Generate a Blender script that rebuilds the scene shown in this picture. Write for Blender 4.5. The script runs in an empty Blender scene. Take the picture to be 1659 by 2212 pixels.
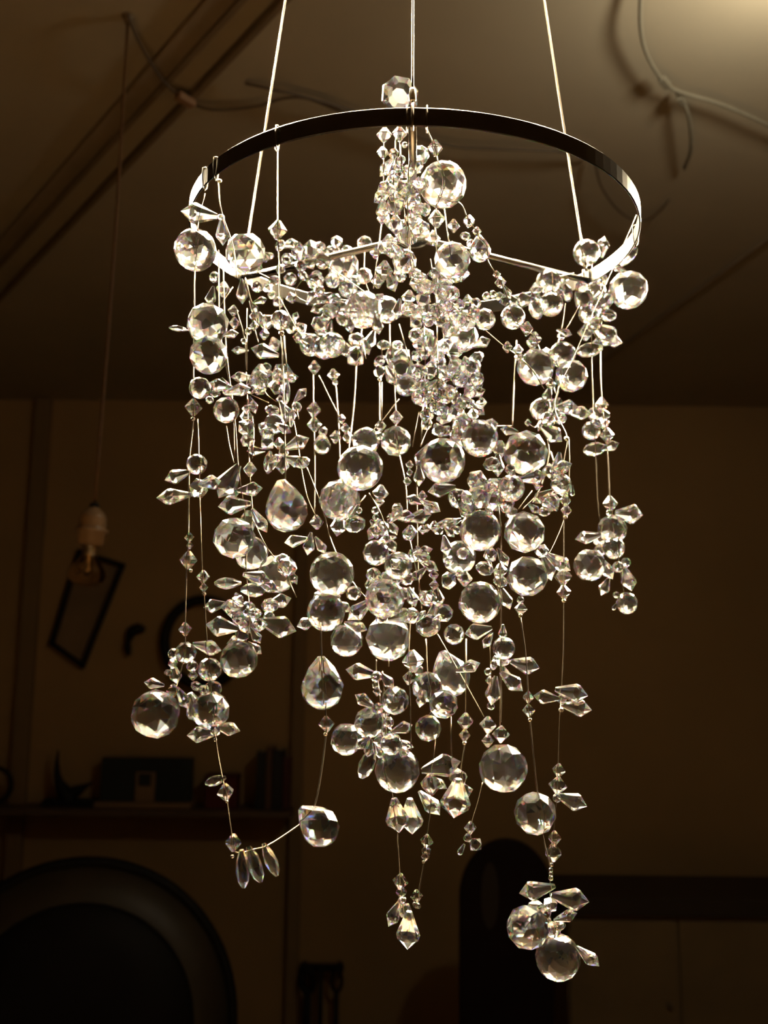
import bpy, bmesh, math, random
from mathutils import Vector, Matrix, Quaternion

# ------------------------------------------------------------------ camera, world, lights
SC = bpy.context.scene
COL = SC.collection
W, H, F = 1659.0, 2212.0, 2150.0
CAM_Z = 1.65
PITCH, ROLL = 0.16036, 0.01050
cam = bpy.data.objects.new('camera', bpy.data.cameras.new('camera'))
COL.objects.link(cam)
cam.data.sensor_fit = 'VERTICAL'
cam.data.sensor_height = 36.0
cam.data.lens = F / H * 36.0
cam.data.clip_start = 0.02
cam.location = (0, 0, CAM_Z)
FWD = Vector((0, math.cos(PITCH), math.sin(PITCH)))
UP0 = Vector((0, -math.sin(PITCH), math.cos(PITCH)))
RT0 = Vector((1, 0, 0))
cr, sr = math.cos(ROLL), math.sin(ROLL)
RT = RT0 * cr - (-UP0) * sr * 1.0
RT = (RT0 * cr + UP0 * sr).normalized()
UP = (UP0 * cr - RT0 * sr).normalized()
cam.matrix_world = Matrix((( RT.x, UP.x, -FWD.x, 0), (RT.y, UP.y, -FWD.y, 0),
                           (RT.z, UP.z, -FWD.z, CAM_Z), (0, 0, 0, 1)))
cam.data.dof.use_dof = True
cam.data.dof.focus_distance = 0.60
cam.data.dof.aperture_fstop = 9.5
SC.camera = cam
EYE = Vector((0, 0, CAM_Z))

world = bpy.data.worlds.new('room_dark')
SC.world = world
world.use_nodes = True
world.node_tree.nodes['Background'].inputs[0].default_value = (1.0, 0.62, 0.30, 1)
world.node_tree.nodes['Background'].inputs[1].default_value = 0.002

SC.view_settings.view_transform = 'Standard'
SC.view_settings.look = 'None'
SC.view_settings.gamma = 1.0
SC.view_settings.exposure = 0.0
SC.view_settings.use_curve_mapping = False
cy = SC.cycles
cy.max_bounces = 14
cy.transmission_bounces = 14
cy.glossy_bounces = 6
cy.diffuse_bounces = 3
cy.transparent_max_bounces = 8
cy.blur_glossy = 0.3
cy.sample_clamp_indirect = 12.0
cy.caustics_reflective = False
cy.caustics_refractive = True

def add_light(name, kind, loc, target, energy, color, radius=0.03, spot=None, blend=0.4):
    d = bpy.data.lights.new(name, kind)
    d.energy = energy
    d.color = color
    d.shadow_soft_size = radius
    if spot:
        d.spot_size = math.radians(spot)
        d.spot_blend = blend
    o = bpy.data.objects.new(name, d)
    o.location = loc
    if target is not None:
        o.rotation_euler = (Vector(target) - Vector(loc)).to_track_quat('-Z', 'Y').to_euler()
    COL.objects.link(o)
    return o

R = 0.15                                   # ring radius, metres
RC = Vector((0.12005 * R, 4.27538 * R, CAM_Z + 1.93450 * R))
HB = 0.0706 * R
TX, TY, ANG = -0.01082, 0.01385, -0.03329
CEIL = CAM_Z + 1.27
WARM = (1.0, 0.90, 0.68)
# the lamp near the ceiling, above the upper right corner of the picture
add_light('halogen_lamp', 'POINT', (0.76, 1.48, CEIL - 0.20), None, 9.4, WARM, 0.045)
# unseen spots added around the chandelier so that more facets sparkle
AIM = (0.02, 0.64, CAM_Z - 0.05)
SPOT = (1.0, 0.81, 0.52)
for x, y, z, w in ((0.60, 1.24, 0.52, 3000), (-0.52, 1.38, 1.00, 860), (0.12, 0.80, 1.20, 980), (0.25, 1.45, 1.05, 1120), (-0.36, 1.22, 1.12, 840),
                   (0.00, 1.55, 1.15, 980), (-0.15, 0.72, 1.22, 640), (0.45, 0.90, 1.12, 1120), (-0.86, 1.80, 0.92, 1200), (0.66, 1.50, 0.72, 1600)):
    add_light('sparkle_spot', 'SPOT', (x, y, CAM_Z + z), AIM, w, SPOT, 0.085, 46 if w > 2000 else 38, 0.4)

# ------------------------------------------------------------------ helpers
def ray(px, py):
    u, v = (px - W / 2) / F, -(py - H / 2) / F
    return RT * u + UP * v + FWD

def at(px, py, y):
    """the point seen at a pixel, on the upright plane y metres in front of the camera"""
    d = ray(px, py)
    return EYE + d * (y / d.y)

def on_ceiling(px, py, below=0.0):
    d = ray(px, py)
    return EYE + d * ((CEIL - below - CAM_Z) / d.z)

def unit_px(p):
    """metres per pixel at a point"""
    return (p - EYE).dot(FWD) / F

def new_mat(name):
    m = bpy.data.materials.new(name)
    m.use_nodes = True
    nt = m.node_tree
    nt.nodes.clear()
    out = nt.nodes.new('ShaderNodeOutputMaterial')
    return m, nt, out

def pbr(name, color, rough=0.5, metal=0.0, noise=0.0, scale=8.0, bump=0.0, spec=0.5):
    m, nt, out = new_mat(name)
    b = nt.nodes.new('ShaderNodeBsdfPrincipled')
    b.inputs['Base Color'].default_value = (*color, 1)
    b.inputs['Roughness'].default_value = rough
    b.inputs['Metallic'].default_value = metal
    b.inputs['Specular IOR Level'].default_value = spec
    nt.links.new(b.outputs[0], out.inputs[0])
    if noise or bump:
        tc = nt.nodes.new('ShaderNodeTexCoord')
        n = nt.nodes.new('ShaderNodeTexNoise')
        n.inputs['Scale'].default_value = scale
        n.inputs['Detail'].default_value = 6
        nt.links.new(tc.outputs['Object'], n.inputs['Vector'])
        if noise:
            r = nt.nodes.new('ShaderNodeValToRGB')
            r.color_ramp.elements[0].position = 0.3
            r.color_ramp.elements[1].position = 0.7
            r.color_ramp.elements[0].color = (*[c * (1 - noise) for c in color], 1)
            r.color_ramp.elements[1].color = (*[min(1, c * (1 + noise)) for c in color], 1)
            nt.links.new(n.outputs['Fac'], r.inputs[0])
            nt.links.new(r.outputs[0], b.inputs['Base Color'])
        if bump:
            bp = nt.nodes.new('ShaderNodeBump')
            bp.inputs['Strength'].default_value = bump
            bp.inputs['Distance'].default_value = 0.01
            nt.links.new(n.outputs['Fac'], bp.inputs['Height'])
            nt.links.new(bp.outputs[0], b.inputs['Normal'])
    return m

def crystal_glass(name, haze=0.014, haze_rough=0.36, fine=0.30, fine_rough=0.23, dust=0.0002):
    """lead crystal: three refraction lobes of slightly different index give the colour fire,
    a share of slightly hazy surface spreads the highlights, a thin film of dust scatters a little"""
    m, nt, out = new_mat(name)
    def glass(col, ior, rough):
        g = nt.nodes.new('ShaderNodeBsdfGlass')
        g.inputs['Color'].default_value = (*col, 1)
        g.distribution = 'BECKMANN'
        g.inputs['Roughness'].default_value = rough
        g.inputs['IOR'].default_value = ior
        return g
    def join(kind, a, b, fac=None):
        x = nt.nodes.new(kind)
        o = 0
        if fac is not None:
            x.inputs[0].default_value = fac
            o = 1
        nt.links.new(a.outputs[0], x.inputs[o])
        nt.links.new(b.outputs[0], x.inputs[o + 1])
        return x
    hi, lo = 0.66, 0.17
    s = join('ShaderNodeAddShader', glass((hi, lo, lo), 1.505, 0.0), glass((lo, hi, lo), 1.555, 0.0))
    s = join('ShaderNodeAddShader', s, glass((lo, lo, hi), 1.612, 0.0))
    s = join('ShaderNodeMixShader', s, glass((1, 1, 1), 1.555, fine_rough), fine)
    s = join('ShaderNodeMixShader', s, glass((1, 1, 1), 1.555, haze_rough), haze)
    d = nt.nodes.new('ShaderNodeBsdfDiffuse')
    d.inputs['Color'].default_value = (0.85, 0.85, 0.85, 1)
    t = nt.nodes.new('ShaderNodeBsdfTranslucent')
    t.inputs['Color'].default_value = (0.85, 0.85, 0.85, 1)
    s = join('ShaderNodeMixShader', s, join('ShaderNodeMixShader', d, t, 0.6), dust)
    nt.links.new(s.outputs[0], out.inputs[0])
    return m

M_GLASS = crystal_glass('crystal_glass')
M_STEEL = pbr('dark_brushed_steel', (0.085, 0.078, 0.068), 0.26, 1.0, 0.10, 60)
M_WIRE = pbr('steel_wire', (0.13, 0.10, 0.065), 0.40, 1.0, 0.10, 300)
M_SPOKE = pbr('bright_steel', (0.35, 0.32, 0.27), 0.25, 1.0)
M_HANGER = pbr('twisted_cable', (0.15, 0.115, 0.075), 0.42, 1.0, 0.2, 900)
M_CRIMP = pbr('silver_crimp', (0.85, 0.80, 0.70), 0.2, 1.0)
M_PLASTER = pbr('ceiling_plaster', (0.44, 0.375, 0.27), 0.9, 0, 0.06, 2.5, 0.15)
M_WALL = pbr('painted_wall', (0.42, 0.27, 0.115), 0.85, 0, 0.10, 1.6, 0.1)
M_PANEL = pbr('dark_panelling', (0.05, 0.03, 0.016), 0.6, 0, 0.3, 4)
M_BLACK = pbr('black_paint', (0.006, 0.006, 0.006), 0.6, 0, 0.2, 12, 0, 0.2)

def smooth(me, on):
    me.polygons.foreach_set('use_smooth', [on] * len(me.polygons))

def mesh_from(name, verts, faces, mat, flat=True):
    me = bpy.data.meshes.new(name)
    me.from_pydata([tuple(v) for v in verts], [], faces)
    me.materials.append(mat)
    me.validate()
    me.update()
    smooth(me, not flat)
    return me

def world_of(o):
    p = Vector((0, 0, 0))
    while o is not None:
        p = p + o.location
        o = o.parent
    return p

def link(name, me, parent=None, loc=(0, 0, 0), rot=None, scale=None):
    """loc is a world position; parents only ever carry a translation"""
    o = bpy.data.objects.new(name, me)
    COL.objects.link(o)
    base = Vector((0, 0, 0))
    if parent is not None:
        o.parent = parent
        base = world_of(parent)
    o.location = Vector(loc) - base
    if rot is not None:
        o.rotation_mode = 'QUATERNION'
        o.rotation_quaternion = rot
    if scale is not None:
        o.scale = scale
    return o

def tag(o, label=None, cat=None, group=None, kind=None):
    for k, v in (('label', label), ('category', cat), ('group', group), ('kind', kind)):
        if v:
            o[k] = v
    return o

def thing(name, loc, label, cat, group=None):
    return tag(link(name, None, None, loc), label, cat, group)

def tube_geo(pts, rad, n=6, verts=None, faces=None, origin=Vector((0, 0, 0)), closed=False):
    """append a round tube along pts to verts / faces"""
    verts = [] if verts is None else verts
    faces = [] if faces is None else faces
    pts = [Vector(p) for p in pts]
    k = len(pts)
    b0 = len(verts)
    nrm = None
    for i, p in enumerate(pts):
        if closed:
            t = (pts[(i + 1) % k] - pts[i - 1]).normalized()
        else:
            t = (pts[min(i + 1, k - 1)] - pts[max(i - 1, 0)]).normalized()
        if nrm is None:
            nrm = t.orthogonal().normalized()
        nrm = (nrm - t * nrm.dot(t))
        if nrm.length < 1e-6:
            nrm = t.orthogonal()
        nrm.normalize()
        bi = t.cross(nrm)
        r = rad[i] if isinstance(rad, (list, tuple)) else rad
        for j in range(n):
            a = 2 * math.pi * j / n
            verts.append(p - origin + (nrm * math.cos(a) + bi * math.sin(a)) * r)
    for i in range(k if closed else k - 1):
        i2 = (i + 1) % k
        for j in range(n):
            j2 = (j + 1) % n
            faces.append((b0 + i * n + j, b0 + i * n + j2, b0 + i2 * n + j2, b0 + i2 * n + j))
    if not closed:
        faces.append(tuple(b0 + j for j in reversed(range(n))))
        faces.append(tuple(b0 + (k - 1) * n + j for j in range(n)))
    return verts, faces

def curve_pts(pts, step=4):
    """Catmull-Rom through the points"""
    pts = [Vector(p) for p in pts]
    if len(pts) < 3:
        return pts
    out = []
    q = [pts[0] * 2 - pts[1]] + pts + [pts[-1] * 2 - pts[-2]]
    for i in range(1, len(q) - 2):
        for s in range(step):
            t = s / step
            a, b, c, d = q[i - 1], q[i], q[i + 1], q[i + 2]
            out.append(0.5 * ((2 * b) + (c - a) * t + (2 * a - 5 * b + 4 * c - d) * t * t + (3 * b - a - 3 * c + d) * t ** 3))
    out.append(pts[-1])
    return out

def tube(name, pts, rad, mat, parent=None, n=6, origin=None):
    origin = Vector(pts[0]) if origin is None else Vector(origin)
    v, f = tube_geo(pts, rad, n, origin=origin)
    return link(name, mesh_from(name, v, f, mat, False), parent, origin)

def box_geo(cx, cy_, cz, sx, sy, sz, verts, faces):
    b = len(verts)
    for dz in (-.5, .5):
        for dx, dy in ((-.5, -.5), (.5, -.5), (.5, .5), (-.5, .5)):
            verts.append(Vector((cx + dx * sx, cy_ + dy * sy, cz + dz * sz)))
    for q in ((3, 2, 1, 0), (4, 5, 6, 7), (0, 1, 5, 4), (1, 2, 6, 5), (2, 3, 7, 6), (3, 0, 4, 7)):
        faces.append(tuple(b + i for i in q))

def bevelled(me, w):
    bm = bmesh.new()
    bm.from_mesh(me)
    bmesh.ops.bevel(bm, geom=bm.edges[:], offset=w, segments=2, affect='EDGES', profile=0.5)
    bm.to_mesh(me)
    bm.free()
    return me

def box(name, center, size, mat, parent=None, bevel=0.0):
    v, f = [], []
    box_geo(0, 0, 0, *size, v, f)
    me = mesh_from(name, v, f, mat)
    if bevel:
        bevelled(me, bevel)
    return link(name, me, parent, center)

def hull(name, pts, mat):
    bm = bmesh.new()
    for p in pts:
        bm.verts.new(p)
    r = bmesh.ops.convex_hull(bm, input=bm.verts[:])
    junk = [g for g in r['geom_interior'] if isinstance(g, bmesh.types.BMVert)] + [g for g in r['geom_unused'] if isinstance(g, bmesh.types.BMVert)]
    bmesh.ops.delete(bm, geom=list(set(junk)), context='VERTS')
    bmesh.ops.dissolve_limit(bm, angle_limit=0.004, verts=bm.verts[:], edges=bm.edges[:])
    bmesh.ops.recalc_face_normals(bm, faces=bm.faces[:])
    me = bpy.data.meshes.new(name)
    bm.to_mesh(me)
    bm.free()
    me.materials.append(mat)
    smooth(me, False)
    return me

def lathe(name, prof, n, mat, flat=False):
    v, f = [], []
    for r, z in prof:
        for j in range(n):
            a = 2 * math.pi * j / n
            v.append((r * math.cos(a), r * math.sin(a), z))
    for i in range(len(prof) - 1):
        for j in range(n):
            f.append((i * n + j, i * n + (j + 1) % n, (i + 1) * n + (j + 1) % n, (i + 1) * n + j))
    f.append(tuple(reversed(range(n))))
    f.append(tuple((len(prof) - 1) * n + j for j in range(n)))
    return mesh_from(name, v, f, mat, flat)

# ------------------------------------------------------------------ the room
def slab(name, a, b, c, d, thick, mat):
    """a four-cornered wall or ceiling slab with thickness away from the room"""
    a, b, c, d = map(Vector, (a, b, c, d))
    n = (b - a).cross(d - a).normalized() * thick
    v = [a, b, c, d, a - n, b - n, c - n, d - n]
    f = [(0, 1, 2, 3), (7, 6, 5, 4), (0, 4, 5, 1), (1, 5, 6, 2), (2, 6, 7, 3), (3, 7, 4, 0)]
    return tag(link(name, mesh_from(name, v, f, mat)), kind='structure')

BACK, LEFT, RIGHT, REAR = 4.6, -2.3, 2.0, -2.2
slab('floor', (LEFT, REAR, 0), (RIGHT, REAR, 0), (RIGHT, BACK, 0), (LEFT, BACK, 0), 0.1, pbr('floor_boards', (0.05, 0.032, 0.018), 0.5, 0, 0.3, 6))
slab('ceiling', (LEFT, REAR, CEIL), (LEFT, BACK, CEIL), (RIGHT, BACK, CEIL), (RIGHT, REAR, CEIL), 0.1, M_PLASTER)
slab('wall_back', (LEFT, BACK, 0), (RIGHT, BACK, 0), (RIGHT, BACK, CEIL), (LEFT, BACK, CEIL), 0.1, M_WALL)
slab('wall_left', (LEFT, REAR, 0), (LEFT, BACK, 0), (LEFT, BACK, CEIL), (LEFT, REAR, CEIL), 0.1, M_PANEL)
slab('wall_right', (RIGHT, BACK, 0), (RIGHT, REAR, 0), (RIGHT, REAR, CEIL), (RIGHT, BACK, CEIL), 0.1, M_WALL)
slab('wall_rear', (RIGHT, REAR, 0), (LEFT, REAR, 0), (LEFT, REAR, CEIL), (RIGHT, REAR, CEIL), 0.1, M_PANEL)
# unseen table added below to bounce spot light up into the crystals
M_TABLE = pbr('brown_table', (0.055, 0.037, 0.02), 0.6)

# ------------------------------------------------------------------ crystal shapes (unit size)
rnd = random.Random(7)

def rows_on_sphere(spec, k=1.0):
    pts = []
    for i, (lat, n) in enumerate(spec):
        la = math.radians(lat)
        for j in range(n):
            a = 2 * math.pi * (j + 0.5 * (i % 2)) / n
            pts.append((0.5 * k * math.cos(la) * math.cos(a), 0.5 * k * math.cos(la) * math.sin(a), 0.5 * k * math.sin(la)))
    return pts

def ring_pts(r, z, n, off=0.0, flat=1.0):
    return [(r * math.cos(2 * math.pi * (j + off) / n), flat * r * math.sin(2 * math.pi * (j + off) / n), z) for j in range(n)]

def shape_ball():           # coarse kite facets
    return rows_on_sphere([(64, 7), (38, 8), (11, 9), (-16, 9), (-43, 8), (-68, 7)])

def shape_fine():           # densely cut ball
    return rows_on_sphere([(78, 8), (58, 12), (38, 14), (18, 15), (-2, 15), (-22, 15), (-42, 14), (-62, 11), (-80, 7)])

def shape_round():          # small round bead
    return rows_on_sphere([(58, 6), (24, 7), (-10, 7), (-44, 6), (-72, 5)])

def shape_cut():            # chunky cut bead, square windows with clipped corners
    p = []
    for a in (-1, 1):
        for b in (-1, 1):
            p += [(a * .40, b * .40, 0.02), (a * .40, 0.02, b * .40), (0.02, a * .40, b * .40)]
    return p + ring_pts(0.44, 0, 8, 0.25)

def shape_rondelle():       # flattened bead with two rows of facets
    return ring_pts(0.18, 0.32, 7) + ring_pts(0.42, 0.17, 7, 0.5) + ring_pts(0.5, 0.0, 8) + ring_pts(0.42, -0.17, 7, 0.5) + ring_pts(0.18, -0.32, 7)

def shape_bicone():
    return ring_pts(0.10, 0.5, 6) + ring_pts(0.5, 0.03, 6) + ring_pts(0.5, -0.03, 6) + ring_pts(0.10, -0.5, 6)

def shape_tear():           # ball drawn out to a peak
    p = rows_on_sphere([(32, 8), (6, 8), (-20, 8), (-46, 8), (-72, 6)])
    return p + ring_pts(0.09, 0.72, 8) + ring_pts(0.30, 0.47, 8, 0.5)

def shape_point():          # kite pendant, length 1 along +z, point at +z
    f = 0.68
    return (ring_pts(0.07, -0.5, 6, 0, f) + ring_pts(0.285, 0.10, 8, 0, f) + ring_pts(0.27, 0.20, 8, 0.5, f)
            + ring_pts(0.128, 0.36, 8, 0.5, f) + [(0, 0, 0.5)])

def shape_slim():           # slim almond pendant
    f = 0.55
    return (ring_pts(0.06, -0.5, 6, 0, f) + ring_pts(0.17, -0.2, 8, 0, f) + ring_pts(0.20, 0.08, 8, 0.5, f)
            + ring_pts(0.15, 0.34, 8, 0, f) + ring_pts(0.05, 0.5, 5, 0, f))

def shape_octagon():        # eight-sided flat stone
    return (ring_pts(0.28, 0.20, 8, 0.5) + ring_pts(0.5, 0.05, 8, 0.5) + ring_pts(0.5, -0.05, 8, 0.5) + ring_pts(0.22, -0.22, 8, 0.5))

def shape_drop():
    p = []
    for z, r in ((-0.5, .10), (-.3, .10), (-.05, .18), (.15, .25), (.3, .25), (.42, .18), (.5, .05)):
        p += ring_pts(r, z, 12)
    return p

KIND = {
    'B': ('faceted_ball', hull('faceted_ball', shape_ball(), M_GLASS)),
    'F': ('faceted_ball', hull('finely_faceted_ball', shape_fine(), M_GLASS)),
    'R': ('round_bead', hull('round_bead', shape_round(), M_GLASS)),
    'K': ('cut_bead', hull('cut_bead', shape_cut(), M_GLASS)),
    'W': ('rondelle_bead', hull('rondelle_bead', shape_rondelle(), M_GLASS)),
    'C': ('bicone_bead', hull('bicone_bead', shape_bicone(), M_GLASS)),
    'T': ('teardrop_crystal', hull('teardrop_crystal', shape_tear(), M_GLASS)),
    'P': ('pointed_drop', hull('pointed_drop', shape_point(), M_GLASS)),
    'S': ('slim_drop', hull('slim_drop', shape_slim(), M_GLASS)),
    'O': ('octagon_crystal', hull('octagon_crystal', shape_octagon(), M_GLASS)),
    'D': ('smooth_drop', hull('smooth_drop', shape_drop(), M_GLASS)),
    'M': ('crimp_bead', hull('crimp_bead', rows_on_sphere([(60, 8), (20, 10), (-20, 10), (-60, 8)]), M_CRIMP)),
}
EFFECTIVE = {'B': .5, 'F': .5, 'R': .48, 'C': .42, 'T': .52, 'P': .30, 'S': .22, 'O': .42, 'D': .25, 'M': .3, 'K': .45, 'W': .42}

# ------------------------------------------------------------------ the chandelier: ring, spokes, cables
HUB = RC.copy()
chandelier = thing('chandelier', RC, 'round crystal chandelier, steel ring hung on three cables with tangled strands of clear faceted glass', 'chandelier')

def rim(a, h=0.0, r=1.0):
    x, y = R * r * math.sin(a), -R * r * math.cos(a)
    return Vector((RC.x + x, RC.y + y, RC.z + TX * x + TY * y + h))

def band(name, t=0.0012, n=120):
    v, f = [], []
    bev = 0.0003
    prof = [(-t / 2, bev), (-t / 2 + bev, 0), (t / 2 - bev, 0), (t / 2, bev), (t / 2, HB - bev), (t / 2 - bev, HB), (-t / 2 + bev, HB), (-t / 2, HB - bev)]
    m = len(prof)
    for i in range(n):
        a = 2 * math.pi * i / n
        for dr, h in prof:
            v.append(rim(a, h, 1 + dr / R) - RC)
    for i in range(n):
        for j in range(m):
            i2, j2 = (i + 1) % n, (j + 1) % m
            f.append((i * m + j, i2 * m + j, i2 * m + j2, i * m + j2))
    me = mesh_from(name, v, f, M_STEEL)
    bm = bmesh.new(); bm.from_mesh(me)
    bmesh.ops.recalc_face_normals(bm, faces=bm.faces[:])
    bm.to_mesh(me); bm.free()
    smooth(me, False)
    return link(name, me, chandelier, RC)

band('ring')
SPOKES = [ANG + k * 2 * math.pi / 3 for k in (0, 1, 2)]
for a in SPOKES:
    e = rim(a, HB * 0.35)
    c = RC + Vector((0, 0, HB * 0.35))
    e2 = e + (c - e).normalized() * 0.0008
    v, f = tube_geo([e2, e2 * 0.5 + c * 0.5, c], 0.0024, 12, origin=e)
    link('spoke', mesh_from('spoke', v, f, M_SPOKE, False), chandelier, e)
hub = lathe('hub', [(0.004, -0.005), (0.009, -0.004), (0.010, 0), (0.009, 0.004), (0.004, 0.007)], 24, M_SPOKE)
link('hub', hub, chandelier, RC + Vector((0, 0, HB * 0.35)))

APEX = Vector((RC.x - 0.003, RC.y, CEIL - 0.03))
for k, a in enumerate(SPOKES):
    top = rim(a, HB + 0.002)
    v, f = tube_geo([APEX, top + (APEX - top) * 0.02, top], 0.00068, 8, origin=APEX)
    loop = [rim(a, HB * x, 1 + dx) for x, dx in ((1.25, 0), (1.1, .016), (.4, .016), (-.12, .012), (-.12, -.012), (.4, -.016), (1.1, -.016))]
    tube_geo(loop, 0.0007, 6, v, f, APEX, closed=True)
    c = link('suspension_cable', mesh_from('suspension_cable', v, f, M_HANGER, False), chandelier, APEX)
    s = lathe('cable_sleeve', [(0.0016, -0.004), (0.0019, -0.003), (0.0019, 0.003), (0.0016, 0.004)], 12, M_CRIMP)
    d = (APEX - top).normalized()
    link('cable_sleeve', s, c, top + d * 0.006, d.to_track_quat('Z', 'Y'))
hk = lathe('ceiling_hook', [(0.004, -0.03), (0.006, -0.02), (0.006, 0), (0.022, 0.02), (0.025, 0.0295)], 24, M_STEEL)
link('ceiling_hook', hk, chandelier, APEX)

# ------------------------------------------------------------------ strands: wires and crystals read off at their pixels, each at its own depth
def rim_angle(px, near=True, h=0.0):
    best = None
    for i in range(720):
        a = 2 * math.pi * i / 720
        if (math.cos(a) > 0) != near:
            continue
        p = rim(a, h) - EYE
        x = W / 2 + F * p.dot(RT) / p.dot(FWD)
        if best is None or abs(x - px) < best[0]:
            best = (abs(x - px), a)
    return best[1]

placed = []
COUNT = {}

def clear_depth(px, py, d, eff, size):
    """nearest depth to d at which the crystal does not run into those already hung"""
    best = None
    for k in range(0, 26):
        for s in ((1,) if k == 0 else (1, -1)):
            dd = d + s * k * 0.06
            if not -1.06 < dd < 1.06:
                continue
            p = at(px, py, RC.y + dd * R)
            r = eff * size * unit_px(p)
            bad = 0.0
            for q, qr in placed:
                o = 0.90 * (r + qr) - (p - q).length
                if o > bad:
                    bad = o
            if bad <= 0:
                return dd
            if best is None or bad < best[0]:
                best = (bad, dd)
        if k >= 14 and best[0] < 0.0015:
            break
    return best[1]

def basis(rot_deg, tilt, roll):
    """rotation whose +z lies in the picture plane at rot_deg, tipped towards the viewer by tilt"""
    a = math.radians(rot_deg)
    ax = RT * math.cos(a) + UP * math.sin(a)
    ax = (ax * math.cos(tilt) - FWD * math.sin(tilt)).normalized()
    side = ax.cross(FWD).normalized()
    nrm = ax.cross(side).normalized()
    m = Matrix((side, nrm, ax)).transposed()
    return m.to_quaternion() @ Quaternion((0, 0, 1), roll)

def hang(kind, px, py, size, rot, d, parent, wide=1.0):
    eff = EFFECTIVE[kind]
    dd = clear_depth(px, py, d, eff, size)
    p = at(px, py, RC.y + dd * R)
    s = size * unit_px(p)
    placed.append((p, eff * s))
    name, me = KIND[kind]
    if kind in 'PS':
        q = basis(rot, rnd.uniform(-.3, .3), rnd.choice((0, 0, math.pi / 8, math.pi / 4)) + rnd.uniform(-.25, .25))
    elif kind in 'TD':
        q = basis(rot, rnd.uniform(-.2, .2), rnd.uniform(0, 6))
    elif kind == 'C':
        q = basis(rot + rnd.uniform(-6, 6), rnd.uniform(-.2, .2), rnd.uniform(0, 6))
    elif kind == 'O':
        q = Quaternion(FWD, rot) @ (-FWD + Vector((rnd.uniform(-.35, .35), 0, rnd.uniform(-.5, .2)))).to_track_quat('Z', 'Y')
    else:
        q = Quaternion(Vector((rnd.gauss(0, 1), rnd.gauss(0, 1), rnd.gauss(0, 1))).normalized(), rnd.uniform(0, 6.28))
    sx = s * wide
    link(name, me, parent, p, q, (sx, sx, s))
    return px, py, size, dd

DEFAULT_ROT = {'P': -90, 'S': -90, 'T': 90, 'D': -90, 'C': 90}

def strand(d, wires, items, loops=(), fill=None, gauge=1.0):
    """one strand: its wire is the part, its crystals are the part's own pieces"""
    d0, d1 = d if isinstance(d, tuple) else (d, d)
    paths = []
    for w in wires.split(';'):
        pts = [tuple(float(c) for c in t.split(',')) for t in w.split()]
        if pts:
            paths.append(pts)
    ys = [p[1] for w in paths for p in w] or [0]
    y0, y1 = min(ys), max(ys)
    dep = lambda y: d0 + (d1 - d0) * min(1, max(0, (y - y0) / (y1 - y0 + 1e-6)))
    start = at(paths[0][0][0], paths[0][0][1], RC.y + dep(paths[0][0][1]) * R)
    o = link('crystal_strand', None, chandelier, start)
    done = []
    toks = items.split()
    if fill:
        n, xa, ya, xb, yb, lo, hi, kinds = fill
        for _ in range(n):
            k = rnd.choice(kinds)
            s = rnd.uniform(lo, hi) * (1.4 if k in 'PS' else 1.0)
            toks.append('%s,%d,%d,%d,%d' % (k, rnd.uniform(xa, xb), rnd.uniform(ya, yb), s, rnd.uniform(-180, 180) if k in 'PS' else 90 + rnd.uniform(-50, 50)))
    for t in toks:
        over = None
        if '@' in t:
            t, over = t.split('@')
        q = t.split(',')
        k, px, py, size = q[0], float(q[1]), float(q[2]), float(q[3])
        if k == 'R' and size > 18:
            k = rnd.choice('RRKKWWC')
        rot = float(q[4]) if len(q) > 4 else DEFAULT_ROT.get(k, 0)
        wide = float(q[5]) if len(q) > 5 else 1.0
        dd = float(over) if over else dep(py)
        done.append((k, px, py, size, rot, dd, wide))
    hung = [hang(k, px, py, size, rot, dd, o, wide) for k, px, py, size, rot, dd, wide in done]
    v, f = [], []
    for w in paths:
        c = [Vector((p[0], p[1], 0)) for p in w]
        c = curve_pts(c, 6)
        dl = []
        for p in c:
            q = dep(p.y)
            for hx, hy, hs, hd in hung:
                if abs(hx - p.x) < hs * .35 and abs(hy - p.y) < hs * .5:
                    q = hd
            dl.append(q)
        for _ in range(2):
            dl = [(dl[max(i - 1, 0)] + 2 * dl[i] + dl[min(i + 1, len(dl) - 1)]) / 4 for i in range(len(dl))]
        tube_geo([at(p.x, p.y, RC.y + q * R) for p, q in zip(c, dl)], WIRE * gauge, 6, v, f, start)
    for px, near in loops:
        a = rim_angle(px, near)
        e = 0.0018 / R
        loop = [rim(a, x * HB, 1 + dx) for x, dx in ((1.12, 0), (1.05, e), (.5, e), (-.15, e * .6), (-.35, 0), (-.15, -e * .6), (.5, -e), (1.05, -e))]
        tube_geo(loop, WIRE * 1.1, 6, v, f, start, closed=True)
    me = mesh_from('crystal_strand', v, f, M_WIRE, False)
    # the strand object was linked as a bare parent; give it its wire mesh
    n = bpy.data.objects.new('crystal_strand', me)
    COL.objects.link(n)
    n.parent = chandelier
    n.location = o.location
    for ch in list(o.children):
        ch.parent = n
    bpy.data.objects.remove(o)
    n.name = 'crystal_strand'
    return n

WIRE = 0.00036
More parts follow.
